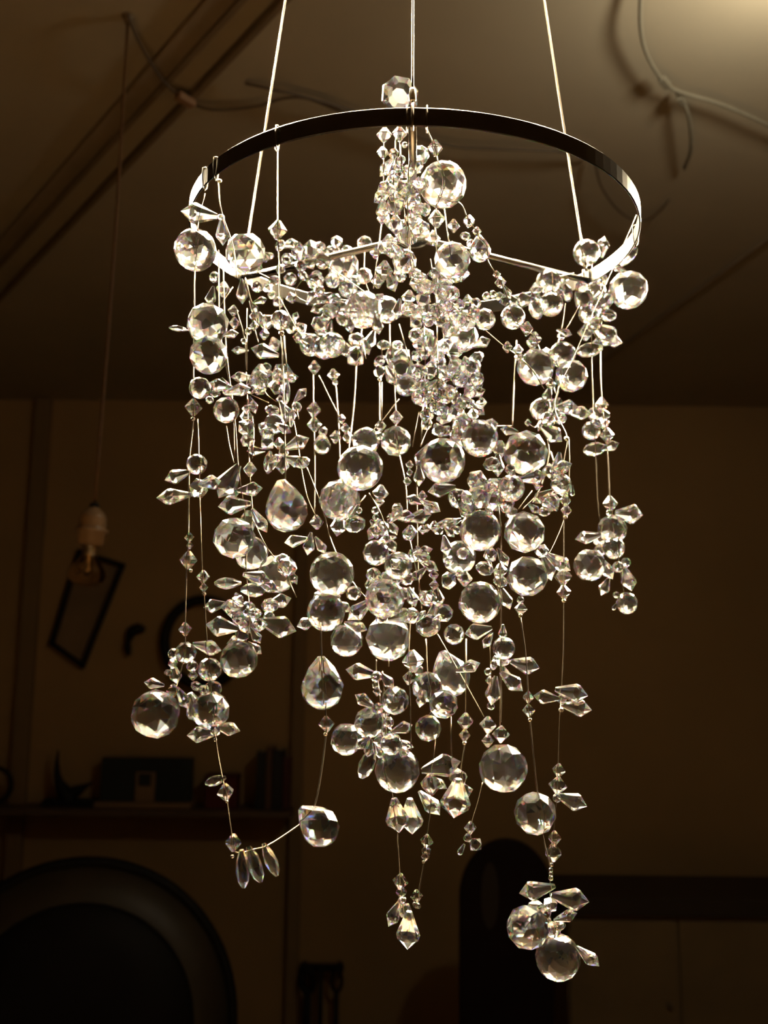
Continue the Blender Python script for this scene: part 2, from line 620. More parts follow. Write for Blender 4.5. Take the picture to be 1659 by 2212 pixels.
# near left rim
strand((-.45, -.62), '443,418 428,480 421,590 420,660 418,800 418,905 409,1000 407,1160 403,1240 400,1350 398,1420 376,1500;427,905 430,1000 432,1090 437,1240 440,1270 446,1370 452,1440 465,1590 480,1680 487,1710 503,1820 512,1842 552,1834 583,1824 655,1775 680,1740 698,1640 705,1560 697,1480 693,1345',
 'P,430,462,80,172 F,422,540,92 B,449,700,92 S,386,710,42,175 P,498,722,36,10 B,451,767,84 F,432,838,48 C,418,880,38 M,417,905,10 '
 'F,425,1003,46 P,383,1028,58,200 P,376,1072,80,185 P,453,1043,52,10,1.2 R,429,1055,40 '
 'C,409,1161,22 C,410,1178,17 C,407,1210,40 M,412,1233,9 C,439,1246,29 C,440,1269,19 M,441,1283,9 '
 'C,400,1359,30 B,401,1410,48 P,448,1398,66,-12,1.1 R,374,1412,24 R,374,1433,22 R,364,1453,20 P,378,1455,50,-80 R,415,1439,26 C,417,1459,22 B,453,1446,52 P,333,1477,44,170 '
 'B,336,1542,106 B,455,1535,84 P,424,1530,74,-70,1.2 R,460,1489,40 R,374,1492,30 P,395,1508,54,-60 R,424,1482,26 R,440,1490,24 P,437,1586,68,185 P,489,1573,62,-15 R,465,1578,24 M,465,1598,8 '
 'S,466,1686,46,195,1.3 C,487,1711,38 M,490,1732,7 C,504,1820,38 S,524,1876,80,-84 S,550,1867,80,-68 S,584,1857,76,-68 M,502,1850,8 '
 'T,692,1787,84,135 C,705,1564,35 M,703,1586,9 T,696,1486,94,92', loops=[(443, True)])
strand((-.55, -.3), '472,390 478,455 503,530 512,600;472,540 476,720 500,850 507,990;482,560 488,745 507,905 515,1010 530,1120 533,1215;489,920 495,960 505,1000',
 'P,480,500,60,-90 R,478,470,16 M,474,391,10 P,513,843,58,10 P,475,833,52,170 B,489,886,58 R,465,850,24 R,453,864,18 P,490,838,50,-60 '
 'P,494,1040,84,-120,1.1 R,503,1064,30 P,540,1057,58,5 P,506,1091,74,185 C,540,1014,32 B,506,1162,92 B,543,1195,74@-.1 S,535,1127,50,-95,1.8 P,561,1125,62,-60', loops=[(466, True)])
strand(-.8, '600,316 600,480 603,560 604,640 608,720 613,850 617,1045;607,720 612,790;614,725 619,800',
 'C,600,497,41 R,605,530,28 M,598,322,10 B,606,692,44 P,581,693,48,200,1.2 T,619,1103,94,100 M,608,720,12', loops=[(598, True)])
# along the left spoke and the far left of the ring
strand(.1, '530,600 540,640 557,705;510,666 528,730 533,800;534,666 533,800;548,683 549,704 558,740;503,620 455,690',
 'B,530,546,88@-.1 P,523,630,54,-90 C,483,625,34 R,463,599,26 P,456,640,46,-100 R,507,698,26 C,504,671,24 C,548,683,21 C,549,704,21 P,548,664,38,-60 P,562,650,32,20 C,571,722,25 '
 'P,518,757,38,180 P,572,760,62,165 R,527,737,14 R,572,555,22 R,584,553,16 R,557,580,22 R,555,620,26 R,588,637,22 P,565,690,34,-70 R,536,716,16',
 )
strand(.25, '640,545 655,596 680,608 700,640;602,640 644,717 658,746;593,606 560,590;690,560 800,640;655,600 640,640 720,670 770,672',
 'P,647,545,46,90 R,672,540,40 P,625,528,42,20 R,655,596,27 R,680,608,37 R,627,603,30 R,620,560,28 R,593,606,30 R,697,563,38 R,692,534,24 R,650,575,26 P,668,566,40,-60 C,643,729,24 P,658,748,40,-50 F,672,745,50 F,700,752,50 F,718,745,56 '
 'P,690,665,44,-160 P,705,680,40,-90 R,720,665,34 R,697,650,30 R,724,647,30 R,690,630,26 R,714,671,34 C,679,794,31 C,720,810,27 R,724,826,14 R,740,690,36 P,735,660,40,-30 P,755,700,44,-80 R,690,700,34 P,712,712,40,-100')
strand(.35, '727,523 741,572 748,625 784,669 770,785;788,526 787,596 800,640;770,785 765,870 754,970;720,800 727,850 733,950 735,1050;677,809 677,870 680,1000 679,1110;689,811 725,885 738,905',
 'R,727,523,26 R,788,526,34 R,752,545,36 B,741,572,70 R,714,543,24 R,787,596,36 R,748,625,36 R,719,608,30 F,784,669,82 F,835,669,58 R,768,770,42 P,745,752,50,-60 P,790,748,40,-70 R,770,735,38 P,800,735,46,-110 P,815,700,46,-80 R,765,610,30 P,770,640,40,10 '
 'C,678,885,34 C,679,917,32 R,698,932,20 T,696,963,38,90 C,725,944,28 C,738,905,20 C,746,925,22 C,751,944,26 B,790,953,62 F,778,1011,100@-.2',
 fill=(26, 560, 535, 850, 760, 20, 34, 'RRCP'))
# near spoke and the middle column
strand((-.85, -.2), '863,289 866,347 870,431 880,510 884,600;855,300 850,400 853,443 870,520;892,280 880,420 890,600;825,478 815,560 806,623;830,300 829,400 826,450',
 'O,864,207,84,0 R,844,263,20 C,830,291,34 C,827,330,27 C,863,289,33 R,850,332,22 R,874,313,14 R,907,335,42@-.6 R,866,347,24 R,861,362,22 R,830,407,30 R,851,395,42 R,870,407,44 R,882,371,30 R,899,359,34 R,894,407,40 P,826,452,52,-90 R,853,443,42 R,870,431,34 C,890,443,36 R,919,453,30 '
 'R,882,668,34 R,905,676,36 P,860,668,46,-100 R,925,690,34 C,893,471,38 C,854,485,42 R,881,510,42 R,912,497,38 R,840,526,40 R,811,546,26 B,874,565,54 R,830,584,42 R,816,608,30 P,845,608,50,-70 R,901,480,26 P,860,540,44,-50',
 loops=[(880, True)], fill=(24, 822, 350, 925, 600, 22, 38, 'RRCP'))
strand((-.7, .1), '922,278 935,308 945,345 957,399 940,460 945,560 950,640;962,425 995,440 1010,470 1037,515 1055,565 1073,595 1095,640 1110,690 1140,712 1160,740;960,450 975,560;950,640 1000,678 1032,700 1085,745 1120,770 1150,800 1175,840;930,560 935,600 945,680',
 'C,940,320,35 F,957,399,102 C,943,473,38 C,980,488,29 R,936,514,32 B,977,563,80 T,1037,543,48,95 C,1013,478,28 C,1030,500,21 R,1005,510,24 R,1015,525,20 C,1073,593,18 C,1081,610,26 P,1096,631,32,-60 P,1105,648,42,-50 F,1108,685,54 C,1138,710,31 C,1155,733,33 C,1096,750,25 C,1119,756,24 C,1122,771,22 '
 'R,1010,648,24 R,1028,655,24 R,1050,640,20 R,1065,636,18 R,1078,640,20 R,1090,650,22 B,1047,690,48 R,1006,693,48 R,1023,673,28 P,943,620,44,-90 R,960,613,34 R,977,635,36 P,922,678,52,-90 R,944,671,36 R,960,661,40 R,953,693,40 R,989,690,42 R,972,710,36 R,985,600,24',
 loops=[(922, True)], fill=(20, 880, 590, 1000, 720, 24, 40, 'RRCP'))
# middle column below the ring
strand(.05, '914,690 916,707 918,800 910,950;915,795 920,860 922,917;940,780 939,879 925,925 908,965;944,640 945,900;906,890 891,965;862,700 885,780;958,700 960,800;900,1000 902,1180 905,1260 911,1320',
 'R,898,724,34 R,919,727,36 C,905,745,30 R,918,760,34 R,905,768,30 P,930,745,50,-80 B,1000,728,66 R,980,760,40 B,1016,794,46 P,990,790,44,-40 R,960,745,36 R,945,770,36 R,930,800,40 R,905,800,34 P,965,800,44,-20 R,975,830,38 R,945,835,36 R,920,840,34 '
 'R,960,860,36 R,985,860,34 P,1010,870,42,-30 P,1030,848,42,20 R,985,890,34 R,1000,908,36 R,960,900,34 P,1027,838,40,30 P,1031,884,42,-40 R,940,880,30 R,1040,870,26 '
 'F,956,995,100@-.35 P,913,983,60,-120 F,1036,947,82 P,1075,1005,52,-90 R,1080,971,40 C,885,1004,19 C,885,1021,16 C,880,1040,19 P,905,1028,46,-90 R,1000,950,36 R,995,920,34 R,1060,920,30 P,985,935,44,-130',
 fill=(40, 900, 730, 1050, 940, 22, 40, 'RRRCP'))
strand(.3, '824,735 825,770;820,825 820,900 822,920;825,825 824,905;842,700 842,775;850,790 855,890 856,950 875,1040 880,1110;862,862 825,910 797,938;785,745 790,775',
 'R,820,780,32 R,820,803,26 O,866,796,62,.3 P,843,770,40,-100 B,877,833,48 C,856,902,30 B,855,953,68 C,822,920,26 R,819,941,22 M,820,820,9 P,850,760,44,-150 R,828,745,30 R,870,770,34 P,845,812,50,-60 R,858,745,28')
# left middle group
strand((.0, -.25), '532,804 534,855 537,968 541,1045;545,900 548,940 545,990;559,814 575,850 600,870;535,850 580,870;600,820 605,860;631,893 641,945 660,1060 684,1120;640,880 645,905',
 'P,524,815,52,180 R,562,806,40 R,610,806,42 R,630,818,20 B,559,822,44 R,561,838,30 R,583,819,36 R,602,814,40 P,629,816,34,10 R,533,884,20 C,533,900,30 R,533,925,38 R,535,951,30 M,543,958,8 R,600,838,30 S,619,845,56,-90 C,605,862,18 R,588,886,34 P,617,888,48,-60 R,641,879,24 B,593,915,46 P,612,925,40,-30 R,578,936,32 R,578,956,32 C,602,958,26 P,641,958,60,25 S,581,999,50,-100,1.8 P,610,1002,46,-90,1.2 P,634,995,48,-20 R,653,999,36 P,612,975,40,-80 R,540,840,26 R,575,795,24 P,545,875,40,-70 R,612,905,26',
 fill=(8, 540, 800, 650, 1000, 20, 30, 'RCP'))
# flower of petals, left
strand(-.3, '541,1045 545,1120 534,1180 532,1240 540,1330 530,1390;545,1120 575,1180 612,1230 640,1290',
 'S,492,1260,58,180,1.4 P,555,1248,62,-15 S,547,1274,54,0,1.6 P,578,1265,50,-25 P,465,1308,54,190,1.1 P,501,1311,50,180,1.2 R,583,1308,40 P,603,1299,56,15 P,480,1354,72,170,1.1 P,600,1352,86,-15 R,535,1316,36 R,535,1347,42 P,552,1373,42,-60 R,523,1372,30 R,550,1325,34 R,515,1335,30 R,560,1350,30 '
 'B,516,1424,84 R,507,1390,34 P,550,1400,40,-40 B,598,1240,84@0 R,620,1225,42 P,632,1245,40,-60 R,610,1210,30',
 fill=(6, 490, 1290, 590, 1370, 22, 34, 'RCP'))
# centre, middle height
strand(-.1, '699,1100 716,1170 750,1240 790,1290 830,1320;663,1010 690,1080 706,1130;797,1065 823,1110 843,1175;790,1070 760,1110;884,1160 905,1260 911,1310',
 'C,684,1128,32 P,640,1168,54,190 P,668,1175,52,-100 P,692,1178,44,-60 F,717,1240,98 B,734,1081,92 P,732,1134,52,-100,1.2 R,766,1132,50 R,775,1103,16 P,730,1086,50,-120 C,822,1065,36 C,819,1083,24 R,811,1103,18 R,812,1118,16 C,843,1117,17 P,872,1115,52,0 P,903,1117,62,10 P,930,1093,50,-30 P,896,1081,42,160 P,954,1057,62,190 R,990,1077,46 R,1026,1067,32 '
 'C,913,1144,21 C,922,1141,18 C,939,1138,26 P,961,1132,46,10 P,809,1144,52,-120 P,848,1139,42,-60 C,886,1151,34 B,812,1194,58 P,843,1175,46,-60 F,860,1222,62 R,807,1242,34 P,800,1260,42,-100 R,848,1248,44 R,764,1281,36 F,704,1322,84 P,663,1346,50,200 P,769,1353,54,-20 B,749,1383,72@.3 B,839,1378,100@.2 F,831,1293,86@-.4 P,778,1317,72,-140 P,868,1331,62,10 R,925,1351,58 B,981,1370,46 '
 'P,913,1201,52,-60 P,925,1220,52,-30 C,937,1242,23 C,938,1264,22 R,969,1254,36 P,945,1290,52,-80 R,921,1293,42 R,959,1324,42 P,890,1290,46,-70 R,890,1330,36 P,905,1240,44,-140 R,880,1250,34 P,870,1280,50,-30 R,720,1290,34 P,740,1310,44,-30 R,690,1290,26 P,935,1325,50,-100',
 fill=(34, 790, 1060, 1010, 1340, 20, 36, 'RRCPP'))
# right of centre
strand((-.2, .15), '1069,1050 1083,1146 1080,1233 1083,1350 1083,1560;1054,1195 1078,1281 1082,1345 1080,1570;1058,1370 1062,1480;945,1370 985,1440 1045,1548;1007,1380 1006,1540',
 'F,1037,1146,90 B,1133,1149,92 B,1139,1245,90 F,1037,1301,92 P,1033,1363,64,190 B,992,1204,74 C,1081,1233,32 R,1081,1256,34 P,1093,1294,48,-70 P,1086,1204,46,-60 R,1059,1199,30 R,1047,1228,42 C,1004,1250,34 P,1206,1214,66,-35,1.1 P,1182,1226,62,-70 C,1125,1315,28 R,1124,1296,17 O,1189,1084,42,.2 '
 'P,1153,1098,34,-40 R,1093,1086,50 R,1064,1079,50 R,1035,1074,50 C,1016,1098,20 F,1104,1055,60 R,1067,1050,46 R,1030,1040,44 P,1150,1031,64,10 B,1212,1046,46 P,1212,1010,52,20 B,1135,978,98@-.1 R,1170,1190,28 P,1086,1366,36,-90 F,1088,1400,50 P,1054,1383,40,-120 '
 'P,1066,1492,64,-100 P,1105,1472,62,-40 P,1134,1436,70,-15 R,1083,1425,40 R,1066,1436,24 R,1054,1451,17 R,1058,1470,20 P,1090,1455,44,-70 C,1054,1566,37 C,1082,1586,37 C,1054,1600,28 B,1087,1660,106 R,1060,1525,18 ',
 fill=(22, 1000, 1000, 1210, 1110, 22, 40, 'RRCP'))
strand(0.1, '1043,1690 1032,1735 1020,1775 1014,1810;1120,1100 1150,1060;1090,1090 1110,1120', 'C,1016,1788,28 R,1010,1810,19 R,1027,1824,29 D,997,1835,26,-120')
strand(.3, '1116,735 1110,840 1107,920;1105,920 1050,921', 'R,1107,985,24 P,1100,930,40,170')
strand(-.3, '1125,1335 1135,1410 1141,1500 1145,1555 1160,1705 1172,1800 1188,1870', 'C,1141,1506,26 C,1142,1535,28 M,1145,1555,9 B,1156,1757,92 M,1124,1330,9')
strand((.1, -.1), '1375,465 1325,578 1274,691 1238,775 1205,845 1200,890 1225,945 1218,1000 1218,1090 1218,1240 1217,1400 1213,1490 1209,1560 1206,1650 1203,1720 1196,1800 1190,1870 1188,1960 1195,2030;1229,950 1230,1020 1222,1110 1195,1180 1175,1210',
 'C,1221,1081,28 C,1223,1103,26 M,1221,1118,10 P,1214,1057,44,-60 D,1236,1060,24,-90 M,1224,948,11 C,1216,1245,40 C,1218,1279,31 M,1218,1298,10 P,1180,1506,56,175 P,1235,1496,74,-12 P,1245,1528,68,-10 R,1213,1510,26 M,1212,1534,12 C,1207,1664,30 C,1205,1697,40 R,1203,1724,20 P,1236,1730,68,-20 '
 'C,1198,1810,31 C,1195,1842,39 M,1191,1868,10 R,1190,1879,10 R,1190,1888,10 R,1190,1897,12 P,1160,1922,80,195 P,1232,1941,86,-12 R,1157,1957,36 R,1176,1975,36 R,1188,1955,30 P,1222,1980,56,10 B,1140,2003,94 P,1152,2018,62,185 R,1195,2008,36 F,1205,2068,98 P,1270,2066,64,-40 R,1183,1995,28 R,1210,2000,26', loops=[(1374, True)], gauge=0.7)
# right group by the right spoke
strand(.35, '1222,655 1216,700 1200,760;1190,590 1195,640;1170,610 1140,650;1240,590 1200,600;1215,722 1230,700 1252,660',
 'F,1185,609,56 P,1134,648,46,180,1.3 S,1158,660,62,-80,1.5 F,1190,657,54 S,1225,633,40,-80,1.6 R,1158,625,30 R,1205,630,28 P,1219,718,36,-20 R,1213,725,20 R,1210,600,26 P,1168,640,40,-110')
strand(.48, '1278,560 1280,640 1278,757 1283,905 1288,1000 1295,1115 1318,1190;1297,600 1297,757 1300,860 1313,985 1317,1070 1325,1150 1350,1290',
 'F,1267,546,58 P,1303,534,50,80,1.1 S,1356,556,56,45,1.3 B,1357,626,84 P,1335,578,44,160 R,1260,645,42 F,1286,631,46 R,1303,648,42 F,1272,677,46 R,1313,681,40 C,1265,718,36 P,1306,722,72,-35,1.2 P,1322,737,46,-10 S,1274,756,56,190,1.5 R,1285,700,36 R,1290,745,30 R,1285,660,30 R,1255,620,28 R,1300,605,28 '
 'C,1299,875,34 S,1292,896,54,180,1.7 B,1277,930,42 R,1306,916,24 C,1311,940,32 S,1285,970,50,190,1.6 P,1318,964,42,20 R,1290,915,26 '
 'C,1318,1088,34 R,1316,1108,15 P,1359,1110,62,-5,1.3 B,1323,1143,64 P,1271,1160,60,-170 B,1274,1220,72 F,1326,1184,48 R,1352,1215,22 P,1310,1228,54,-60 P,1356,1250,60,-70,1.1 P,1307,1267,44,-110 B,1354,1303,48 R,1331,1285,15 D,1328,1310,18,-120 R,1300,1165,36 R,1295,1190,34 R,1335,1225,26', )
strand(.3, '1160,740 1180,790 1200,850;1205,775 1205,850 1190,900;1183,853 1160,920 1140,915;1183,945 1185,990 1165,1060 1130,1100;1190,975 1205,1030',
 'B,1157,793,82 R,1150,740,30 F,1215,766,58 B,1234,812,72 P,1183,853,42,-110 B,1169,884,50 R,1200,884,48 P,1224,880,50,0,1.2 P,1248,891,62,-10 C,1140,913,16 P,1190,935,62,-40,1.1 R,1183,770,36 R,1190,830,26 R,1185,905,36 R,1210,905,30 P,1172,915,40,-120')
# below centre
strand((0, .1), '813,1425 813,1450 820,1500 826,1560;826,1450 832,1530 836,1640 850,1730 858,1800 863,1885 872,1975;839,1420 840,1440',
 'P,780,1452,68,170 R,813,1462,26 R,812,1478,22 R,815,1494,20 P,836,1470,44,-45 B,853,1513,62 P,788,1514,52,150 B,798,1561,68 P,868,1573,50,20,1.1 C,832,1535,30 R,834,1578,26 B,845,1607,50 P,798,1617,42,-100 P,875,1607,42,-20 S,793,1650,66,-115,1.4 F,858,1663,98 B,748,1597,70 R,820,1600,30 P,820,1625,40,-60 R,815,1530,26 R,840,1560,26 '
 'P,857,1762,86,-82,1.05 P,888,1764,88,-86,1.05 P,928,1735,70,-50,1.1 R,850,1730,12 C,865,1904,35 C,867,1927,26 P,852,1973,62,-115 R,874,1966,30 P,882,2010,92,-92 R,868,1945,22',
 fill=(6, 780, 1490, 880, 1630, 20, 32, 'RCP'))
strand((.1, -.2), '920,1380 926,1490 940,1580 936,1640 930,1740 922,1805 918,1850 905,1925 900,1960;893,1270 883,1400 886,1500 888,1620;974,1547 976,1640;1005,1600 995,1670 990,1720',
 'C,892,1428,48 C,883,1465,29 B,923,1484,68 B,958,1521,64 P,945,1500,44,-60 B,925,1573,58 T,975,1463,84,110 P,1011,1441,56,20 P,953,1655,88,15 C,931,1694,48 P,985,1725,94,-95,1.25 P,990,1685,60,95,1.2 P,998,1710,50,10,1.2 C,922,1817,30 R,921,1838,21 C,919,1850,20 M,915,1862,7 C,900,1936,28 R,900,1955,21 C,1005,1558,37 C,1004,1588,28 M,1003,1605,9 R,905,1450,26 P,910,1510,40,-100 R,935,1545,24 P,945,1690,50,-30',
 )

# ------------------------------------------------------------------ ceiling mouldings
M_TRIM = pbr('brown_trim_paint', (0.30, 0.23, 0.15), 0.7, 0, 0.1, 5)
M_WSTRIP = pbr('brown_wall_strip', (0.27, 0.175, 0.08), 0.8)
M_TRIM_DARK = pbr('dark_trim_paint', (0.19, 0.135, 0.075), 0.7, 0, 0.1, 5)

def ceiling_strip(name, a, b, wide_px, drop, mat):
    """a straight moulding under the ceiling through two picture points, running on past both"""
    p, q = on_ceiling(*a), on_ceiling(*b)
    d = (q - p).normalized()
    p, q = p - d * 1.2, q + d * 0.9
    w = wide_px * unit_px(on_ceiling(*b)) * 1.3
    mid = (p + q) / 2
    v, f = [], []
    box_geo(0, 0, -drop / 2, (q - p).length, w, drop, v, f)
    me = bevelled(mesh_from(name, v, f, mat), min(w, drop) * 0.15)
    o = link(name, me, None, mid, d.to_track_quat('X', 'Z'))
    return tag(o, kind='structure')

ceiling_strip('trim_1', (0, 537), (470, 0), 44, 0.014, M_TRIM)
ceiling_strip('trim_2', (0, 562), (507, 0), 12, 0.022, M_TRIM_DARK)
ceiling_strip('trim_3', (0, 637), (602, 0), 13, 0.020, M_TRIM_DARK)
ceiling_strip('trim_4', (1300, 778), (1659, 512), 8, 0.012, M_TRIM)

# ------------------------------------------------------------------ slack cables under the ceiling
M_CABLE = pbr('brown_cable_sheath', (0.10, 0.072, 0.045), 0.6, 0, 0.15, 90)
M_BLOCK = pbr('terminal_block', (0.30, 0.17, 0.09), 0.5)
M_HAZECABLE = pbr('haze_pale_sheath', (0.24, 0.215, 0.16), 0.6, 0, 0.1, 90)  # paler sheath: the haze over this cable is put into its colour

def ceiling_path(px, below=0.03):
    return curve_pts([on_ceiling(x, y, below if 0 < i < len(px) - 1 else below * 0.5) for i, (x, y) in enumerate(px)], 5)

def loose_cable(label, paths, rad, mat, blocks=()):
    pts = [ceiling_path(p) for p in paths]
    root = thing('ceiling_cable', pts[0][0], label, 'cable')
    for p in pts:
        tube('cord', p, rad, mat, root, 8)
    for x, y, ang, l, w in blocks:
        c = on_ceiling(x, y, 0.03)
        k = unit_px(c)
        o = box('connector', c, (l * k, w * k, w * k * 0.8), M_BLOCK if mat is M_CABLE else mat, root, w * k * 0.15)
        d = on_ceiling(x + 10 * math.cos(math.radians(ang)), y - 10 * math.sin(math.radians(ang)), 0.03) - c
        o.rotation_mode = 'QUATERNION'
        o.rotation_quaternion = d.to_track_quat('X', 'Z')
    return root

loose_cable('thin brown cable with a joint, running along the ceiling behind the ring top',
            [[(530, 180), (600, 195), (655, 208), (740, 233), (850, 275), (920, 300), (1000, 318), (1190, 326), (1285, 338)]], 0.0035, M_CABLE)
loose_cable('short loop of brown cable hanging from the ceiling beside the ring\'s right edge',
            [[(1284, 345), (1300, 405), (1338, 456), (1380, 477), (1420, 461), (1446, 432)]], 0.0030, M_CABLE)
loose_cable('haze-paled cable with a branching joint on the bright ceiling near the lamp',
            [[(1386, -60), (1384, 60), (1402, 128), (1440, 182), (1480, 202), (1560, 226), (1659, 270), (1740, 320)], [(1462, 200), (1486, 245), (1493, 320), (1478, 364)]], 0.0042, M_HAZECABLE,
            [(1436, 178, -50, 40, 16), (1472, 218, -60, 30, 13)])

# ------------------------------------------------------------------ the bare bulb on its cord
hook = on_ceiling(277, 34)
BY = hook.y
pendant = thing('pendant_bulb', hook, 'unlit clear bulb in a white socket hanging on a long brown cord at left', 'lamp')
top = at(205, 1086, BY)
M_OLDCORD = pbr('amber_cord', (0.11, 0.05, 0.012), 0.6, 0, 0.2, 120)
M_SOCKET = pbr('cream_socket', (0.28, 0.18, 0.10), 0.35)
tube('cord', curve_pts([hook, hook * 0.5 + top * 0.5 + Vector((0.004, 0, 0)), top], 6), 0.0030, M_OLDCORD, pendant, 8)
tube('cord', ceiling_path([(277, 34), (300, 90), (345, 165), (385, 207)]), 0.0032, M_CABLE, pendant, 8)
c = on_ceiling(400, 216, 0.03)
o = box('connector', c, (46 * unit_px(c), 22 * unit_px(c), 16 * unit_px(c)), M_BLOCK, pendant, 0.003)
o.rotation_mode = 'QUATERNION'
o.rotation_quaternion = (on_ceiling(420, 228, 0.03) - c).to_track_quat('X', 'Z')
tube('cord', ceiling_path([(420, 227), (455, 236), (500, 236), (560, 228), (610, 213), (655, 211), (700, 226), (760, 250)]), 0.0032, M_CABLE, pendant, 8)
hk = lathe('hook_plate', [(0.004, -0.02), (0.007, -0.015), (0.007, -0.008), (0.012, -0.004), (0.012, 0)], 16, M_TRIM_DARK)
link('hook_plate', hk, pendant, hook)
k = unit_px(top)
axis = Vector((-0.05, -0.0, -1)).normalized()
q = (-axis).to_track_quat('Z', 'Y')

def turned(name, prof, mat, parent, n=40, flat=False):
    return link(name, lathe(name, [(r * k, -z * k) for r, z in prof], n, mat, flat), parent, top, q)

turned('cord_grip', [(3, 10), (10, 10), (11, 6), (9, 2), (4, 0)], M_BLACK, pendant)
socket = turned('socket', [(24, 93), (28, 92), (29, 66), (34, 64), (34, 58), (28.5, 56), (28, 50), (29, 48), (28, 40), (27.5, 36), (28.5, 34), (27, 30), (20, 19), (11, 13), (9, 9)], M_SOCKET, pendant)
M_BULB, nt, out = new_mat('clear_bulb_glass')
g = nt.nodes.new('ShaderNodeBsdfGlass')
g.inputs['Color'].default_value = (0.93, 0.82, 0.66, 1)
g.inputs['Roughness'].default_value = 0.03
g.inputs['IOR'].default_value = 1.2
nt.links.new(g.outputs[0], out.inputs[0])
M_BRASS = pbr('bulb_base_metal', (0.62, 0.48, 0.30), 0.3, 1.0)
turned('bulb', [(2, 182), (14, 181), (28, 176), (37, 167), (40, 158), (38, 148), (30, 134), (21, 122), (16.5, 114), (16, 106)], M_BULB, pendant)
turned('bulb_base', [(14, 119), (16.5, 118), (17, 112), (16, 108), (17, 104), (16, 100), (17, 96), (15, 92)], M_BRASS, pendant)
turned('filament_mount', [(1.5, 152), (6, 150), (4, 146), (3, 135), (5, 122), (5, 116)], M_BRASS, pendant, 16)

# ------------------------------------------------------------------ the back wall and what hangs and stands there
WALLF = BACK - 0.012
M_DARK = pbr('blackened_wood', (0.010, 0.009, 0.008), 0.55, 0, 0.2, 15, 0, 0.25)

def wall_poly(px, y):
    return [at(x, yy, y) for x, yy in px]

def extruded(name, px, y, thick, mat, parent=None, bevel=0.002, label=None, cat=None):
    """an outline in an upright plane at y, thick towards the viewer"""
    p = wall_poly(px, y)
    c = sum(p, Vector()) / len(p)
    n = len(p)
    v = [a - c for a in p] + [a - c - Vector((0, thick, 0)) for a in p]
    f = [tuple(range(n)), tuple(reversed(range(n, 2 * n)))] + [(i, i + n, (i + 1) % n + n, (i + 1) % n) for i in range(n)]
    me = mesh_from(name, v, f, mat)
    bm = bmesh.new(); bm.from_mesh(me)
    bmesh.ops.recalc_face_normals(bm, faces=bm.faces[:])
    bm.to_mesh(me); bm.free()
    if bevel:
        bevelled(me, bevel)
    o = link(name, me, parent, c)
    if label:
        tag(o, label, cat)
    return o

# vertical trim by the end of the shelf
p = at(640, 1750, BACK)
tag(box('trim_5', (p.x, BACK - 0.02, 1.15), (0.055, 0.05, 2.3), M_WSTRIP, None, 0.006), kind='structure')
p = at(70, 1300, BACK)  # plain upright strip, a little darker than the wall
tag(box('wall_strip', (p.x, BACK - 0.02, CEIL / 2), (0.07, 0.05, CEIL), M_WSTRIP, None, 0.006), kind='structure')

corners = [(172, 1192), (264, 1222), (178, 1438), (112, 1390)]
cp = wall_poly(corners, WALLF - 0.01)
frame = thing('picture_frame', cp[3], 'thin dark picture frame hanging crooked on the wall below the bulb', 'picture frame')
for i in range(4):
    a, b = cp[i], cp[(i + 1) % 4]
    v, f = [], []
    box_geo(0, 0, 0, (b - a).length + 0.02, 0.024, 0.024, v, f)
    link('frame_bar', bevelled(mesh_from('frame_bar', v, f, M_DARK), 0.003), frame, (a + b) / 2, (b - a).to_track_quat('X', 'Z'))
extruded('picture', corners, BACK - 0.006, 0.006, pbr('brown_picture', (0.26, 0.17, 0.09), 0.7, 0, 0.25, 3), frame, 0)

def wall_curve(name, px, rads, y, mat, label, cat, closed=False):
    pts = wall_poly(px, y)
    if not closed:
        n0 = len(pts)
        pts2 = curve_pts(pts, 5)
        rr = []
        for i in range(len(pts2)):
            t = i / (len(pts2) - 1) * (n0 - 1)
            j = min(int(t), n0 - 2)
            rr.append((rads[j] * (1 - (t - j)) + rads[j + 1] * (t - j)) * y / F)
        v, f = tube_geo(pts2, rr, 10, origin=pts2[0])
        o = link(name, mesh_from(name, v, f, mat, False), None, pts2[0])
    else:
        v, f = tube_geo(pts, rads * y / F, 10, origin=pts[0], closed=True)
        o = link(name, mesh_from(name, v, f, mat, False), None, pts[0])
    return tag(o, label, cat)

wall_curve('hook_ornament', [(312, 1362), (298, 1358), (284, 1366), (277, 1385), (276, 1402), (279, 1416)], [6, 11, 12, 6, 8, 4], WALLF - 0.02, M_DARK, 'small black hook-shaped ornament on the wall right of the crooked frame', 'ornament')
hoop = [(440 + 84 * math.cos(2 * math.pi * i / 48), 1388 + 92 * math.sin(2 * math.pi * i / 48)) for i in range(48)]
wall_curve('wall_hoop', hoop, 11.0, WALLF - 0.035, M_DARK, 'large black hoop on the wall, mostly hidden behind the lower left crystals', 'hoop', True)

# shelf and the things on it
sy = BACK - 0.10
t = at(300, 1742, sy)
SHELF = t.z
e = at(640, 1742, sy)
shelf = tag(box('wall_shelf', ((LEFT + e.x) / 2 + 0.02, BACK - 0.115, SHELF - 0.0125), (e.x - LEFT - 0.06, 0.23, 0.025), pbr('shelf_paint', (0.13, 0.08, 0.04), 0.6, 0, 0.1, 4), None, 0.003),
            'long brown shelf on the wall carrying dark ornaments at lower left', 'shelf')

def shelf_y(px, y=sy):
    """picture row of the shelf top at a picture column"""
    return 1742 + (px - 300) * 0.0105

kx = sy / F
ring_c = at(-12, 1696, sy)
r_ = ring_c.z - SHELF - 0.010
v, f = tube_geo([ring_c + Vector((r_ * math.cos(a), 0, r_ * math.sin(a))) for a in [2 * math.pi * i / 40 for i in range(40)]], 0.010, 10, origin=ring_c, closed=True)
tag(link('ring_ornament', mesh_from('ring_ornament', v, f, M_DARK, False), None, ring_c), 'dark ring ornament standing at the left end of the shelf', 'ornament')

